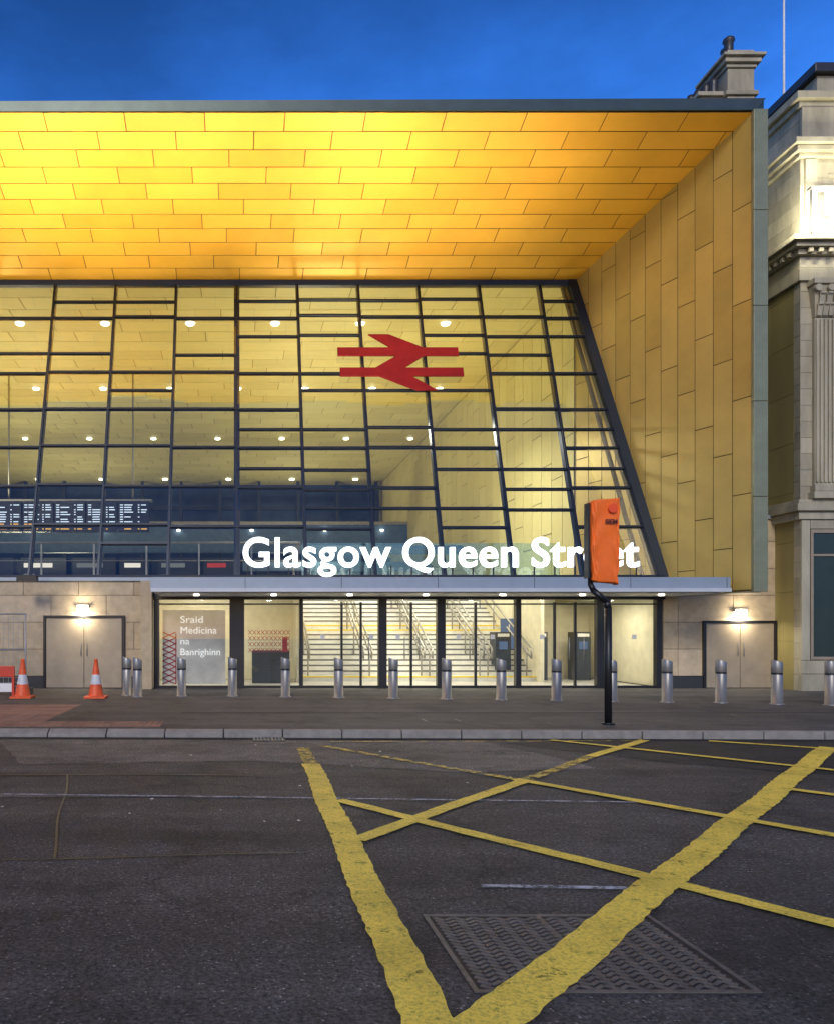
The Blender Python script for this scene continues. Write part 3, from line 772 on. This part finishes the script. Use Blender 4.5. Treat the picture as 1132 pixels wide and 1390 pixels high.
M_BAG = mat('orange_bag', (0.95,0.17,0.02), 0.5, 0, 0.10, 5, 0.35, 9, spec=.3)
bm = bmesh.new(); nu,nv=48,56; rows=[]
for j in range(nv+1):
    t=j/nv; zz=2.43+t*1.34; ring=[]
    w=.232-.012*(1-t)-.02*math.exp(-((t-.08)/.06)**2); dp=.10
    for i in range(nu):
        an=2*math.pi*i/nu; cx_=math.copysign(abs(math.cos(an))**.28,math.cos(an)); sy_=math.copysign(abs(math.sin(an))**.4,math.sin(an))
        wr=.004*math.sin(an*3+t*9)+.004*math.sin(an*5-t*17)
        fold=.012*math.sin((math.cos(an)*1.2+t*2.2)*9)+.010*math.sin((math.cos(an)*2.0-t*3.1)*5)+.006*math.sin((math.cos(an)*3+t*1.1)*13)
        ring.append(bm.verts.new((PX-.085+cx_*(w+wr*.6), PD-.02+sy_*(dp+wr+fold), zz+.03*math.cos(an)*(t>.97)-.04*math.cos(an)*(t<.03))))
    rows.append(ring)
for j in range(nv):
    for i in range(nu):
        f=bm.faces.new([rows[j][i],rows[j][(i+1)%nu],rows[j+1][(i+1)%nu],rows[j+1][i]]); f.smooth=True
bm.faces.new(rows[-1]); bm.faces.new(rows[0][::-1])
bmesh.ops.recalc_face_normals(bm, faces=bm.faces)
me=bpy.data.meshes.new('signal_cover'); bm.to_mesh(me); bm.free(); me.materials.append(M_BAG)
o=bpy.data.objects.new('signal_cover',me); COL.objects.link(o); o.parent=e
M_BT = mat('cover_print', (0.09,0.012,0.008), 0.6)
text('cover_text','SIEM',.10,(PX-.12,PD-.165,3.37),M_BT,e,offset=.004,extrude=.001)
M_RG = mat('red_disc', (0.85,0.08,0.01), 0.5)
q = MB('cover_disc', e); q.cyl((PX+.01,PD-.154,3.62),(PX+.01,PD-.162,3.62),.075,M_RG,20); q.done()
# temporary mesh fence + barrier on the left
fm = MB('temporary_fence'); M_GALV = mat('galvanised', (0.35,0.36,0.36), 0.5, 0.4)
fxs=-5.15
for k in range(3):
    xb = fxs-3.4*k; xa = xb-3.3
    for x in (xa,xb): fm.cyl((x,19.9,.14),(x,19.9,2.1),.022,M_GALV,8)
    for zz in (.3,2.08,1.2): fm.cyl((xa,19.9,zz),(xb,19.9,zz),.018,M_GALV,8)
    n_=int(3.3/.12)
    for i in range(n_): fm.cyl((xa+i*.12,19.9,.3),(xa+i*.12,19.9,2.08),.005,M_GALV,5,caps=False)
    for i in range(14): fm.cyl((xa,19.9,.4+i*.12),(xb,19.9,.4+i*.12),.005,M_GALV,5,caps=False)
    for x in (xa,xb): fm.box(x-.12,x+.12,19.6,20.2,.124,.26,M_PLINTH)
fm.done()
br = MB('plastic_barrier'); M_BR = mat('barrier_red',(0.55,0.04,0.02),0.4)
for k in range(3):
    xb=-5.0-2.05*k+(-.1); xa=xb-2
    br.box(xa,xb,18.7,18.76,.60,.85,M_BR)
    br.box(xa,xb,18.7,18.76,.25,.45,M_WHITE)
    for x in (xa,xb-.06,(xa+xb)/2): br.box(x,x+.06,18.69,18.77,.13,.6,M_BR)
    br.box(xa,xa+.12,18.45,19.0,.124,.16,M_BLACK)
br.done(bevel=.01)
lit = MB('litter')
for _ in range(14):
    x=random.uniform(-3,3); y=random.uniform(6,12); s_=random.uniform(.008,.022); an=random.random()*3
    c_,n_=math.cos(an)*s_,math.sin(an)*s_
    lit.face([(x-c_,y-n_,.014),(x+n_,y-c_,.015),(x+c_,y+n_,.02),(x-n_,y+c_,.016)],M_WHITE)
lit.done()

# ------------------------------------------------------------------ world, sun, camera
w = bpy.data.worlds.new('World'); scene.world = w; w.use_nodes = True
N = w.node_tree.nodes; L = w.node_tree.links; N.clear()
out = N.new('ShaderNodeOutputWorld'); bg = N.new('ShaderNodeBackground'); sky = N.new('ShaderNodeTexSky')
sky.sky_type='NISHITA'; sky.sun_disc=False; sky.sun_elevation=math.radians(1.5); sky.sun_rotation=math.radians(195); sky.ozone_density=4.0
tc = N.new('ShaderNodeTexCoord'); no = N.new('ShaderNodeTexNoise'); no.inputs['Scale'].default_value=3.5; no.inputs['Detail'].default_value=7; no.inputs['Roughness'].default_value=.6
mp = N.new('ShaderNodeMapping'); mp.inputs['Scale'].default_value=(1,1,2.2); L.new(tc.outputs['Generated'],mp.inputs[0]); L.new(mp.outputs[0],no.inputs['Vector'])
mr = N.new('ShaderNodeMapRange'); mr.inputs[1].default_value=.3; mr.inputs[2].default_value=.75; mr.inputs[3].default_value=.78; mr.inputs[4].default_value=1.45
L.new(no.outputs['Fac'],mr.inputs[0])
sp = N.new('ShaderNodeSeparateXYZ'); L.new(tc.outputs['Generated'],sp.inputs[0])
gr_ = N.new('ShaderNodeMapRange'); gr_.inputs[1].default_value=.40; gr_.inputs[2].default_value=.66; gr_.inputs[3].default_value=1.9; gr_.inputs[4].default_value=.72
L.new(sp.outputs['Z'],gr_.inputs[0])
mm = N.new('ShaderNodeMath'); mm.operation='MULTIPLY'; L.new(mr.outputs[0],mm.inputs[0]); L.new(gr_.outputs[0],mm.inputs[1])
tint = N.new('ShaderNodeMix'); tint.data_type='RGBA'; tint.blend_type='MULTIPLY'; tint.inputs[0].default_value=1
L.new(sky.outputs[0],tint.inputs[6]); tint.inputs[7].default_value=(2.3,3.4,5.0,1)
vs = N.new('ShaderNodeVectorMath'); vs.operation='SCALE'; L.new(tint.outputs[2],vs.inputs[0]); L.new(mm.outputs[0],vs.inputs['Scale'])
L.new(vs.outputs[0],bg.inputs[0]); bg.inputs[1].default_value=0.11; L.new(bg.outputs[0],out.inputs[0])

sl = bpy.data.lights.new('sun','SUN'); sl.energy=1.75; sl.angle=math.radians(15); sl.color=(1,.90,.74)
so = bpy.data.objects.new('sun',sl); COL.objects.link(so)
so.rotation_euler = Vector((0.25,1.0,-0.62)).to_track_quat('-Z','Y').to_euler()

cam = bpy.data.cameras.new('camera'); co = bpy.data.objects.new('camera',cam); COL.objects.link(co)
co.location=(0,0,1.6); co.rotation_euler=(math.pi/2,0,0)
cam.sensor_width=36; cam.lens=1100/1390*36; cam.shift_x=(566-320)/1390; cam.shift_y=(860-695)/1390
cam.clip_end=2000; cam.clip_start=.05
scene.camera=co
scene.view_settings.view_transform='Standard'; scene.view_settings.look='None'; scene.view_settings.exposure=0
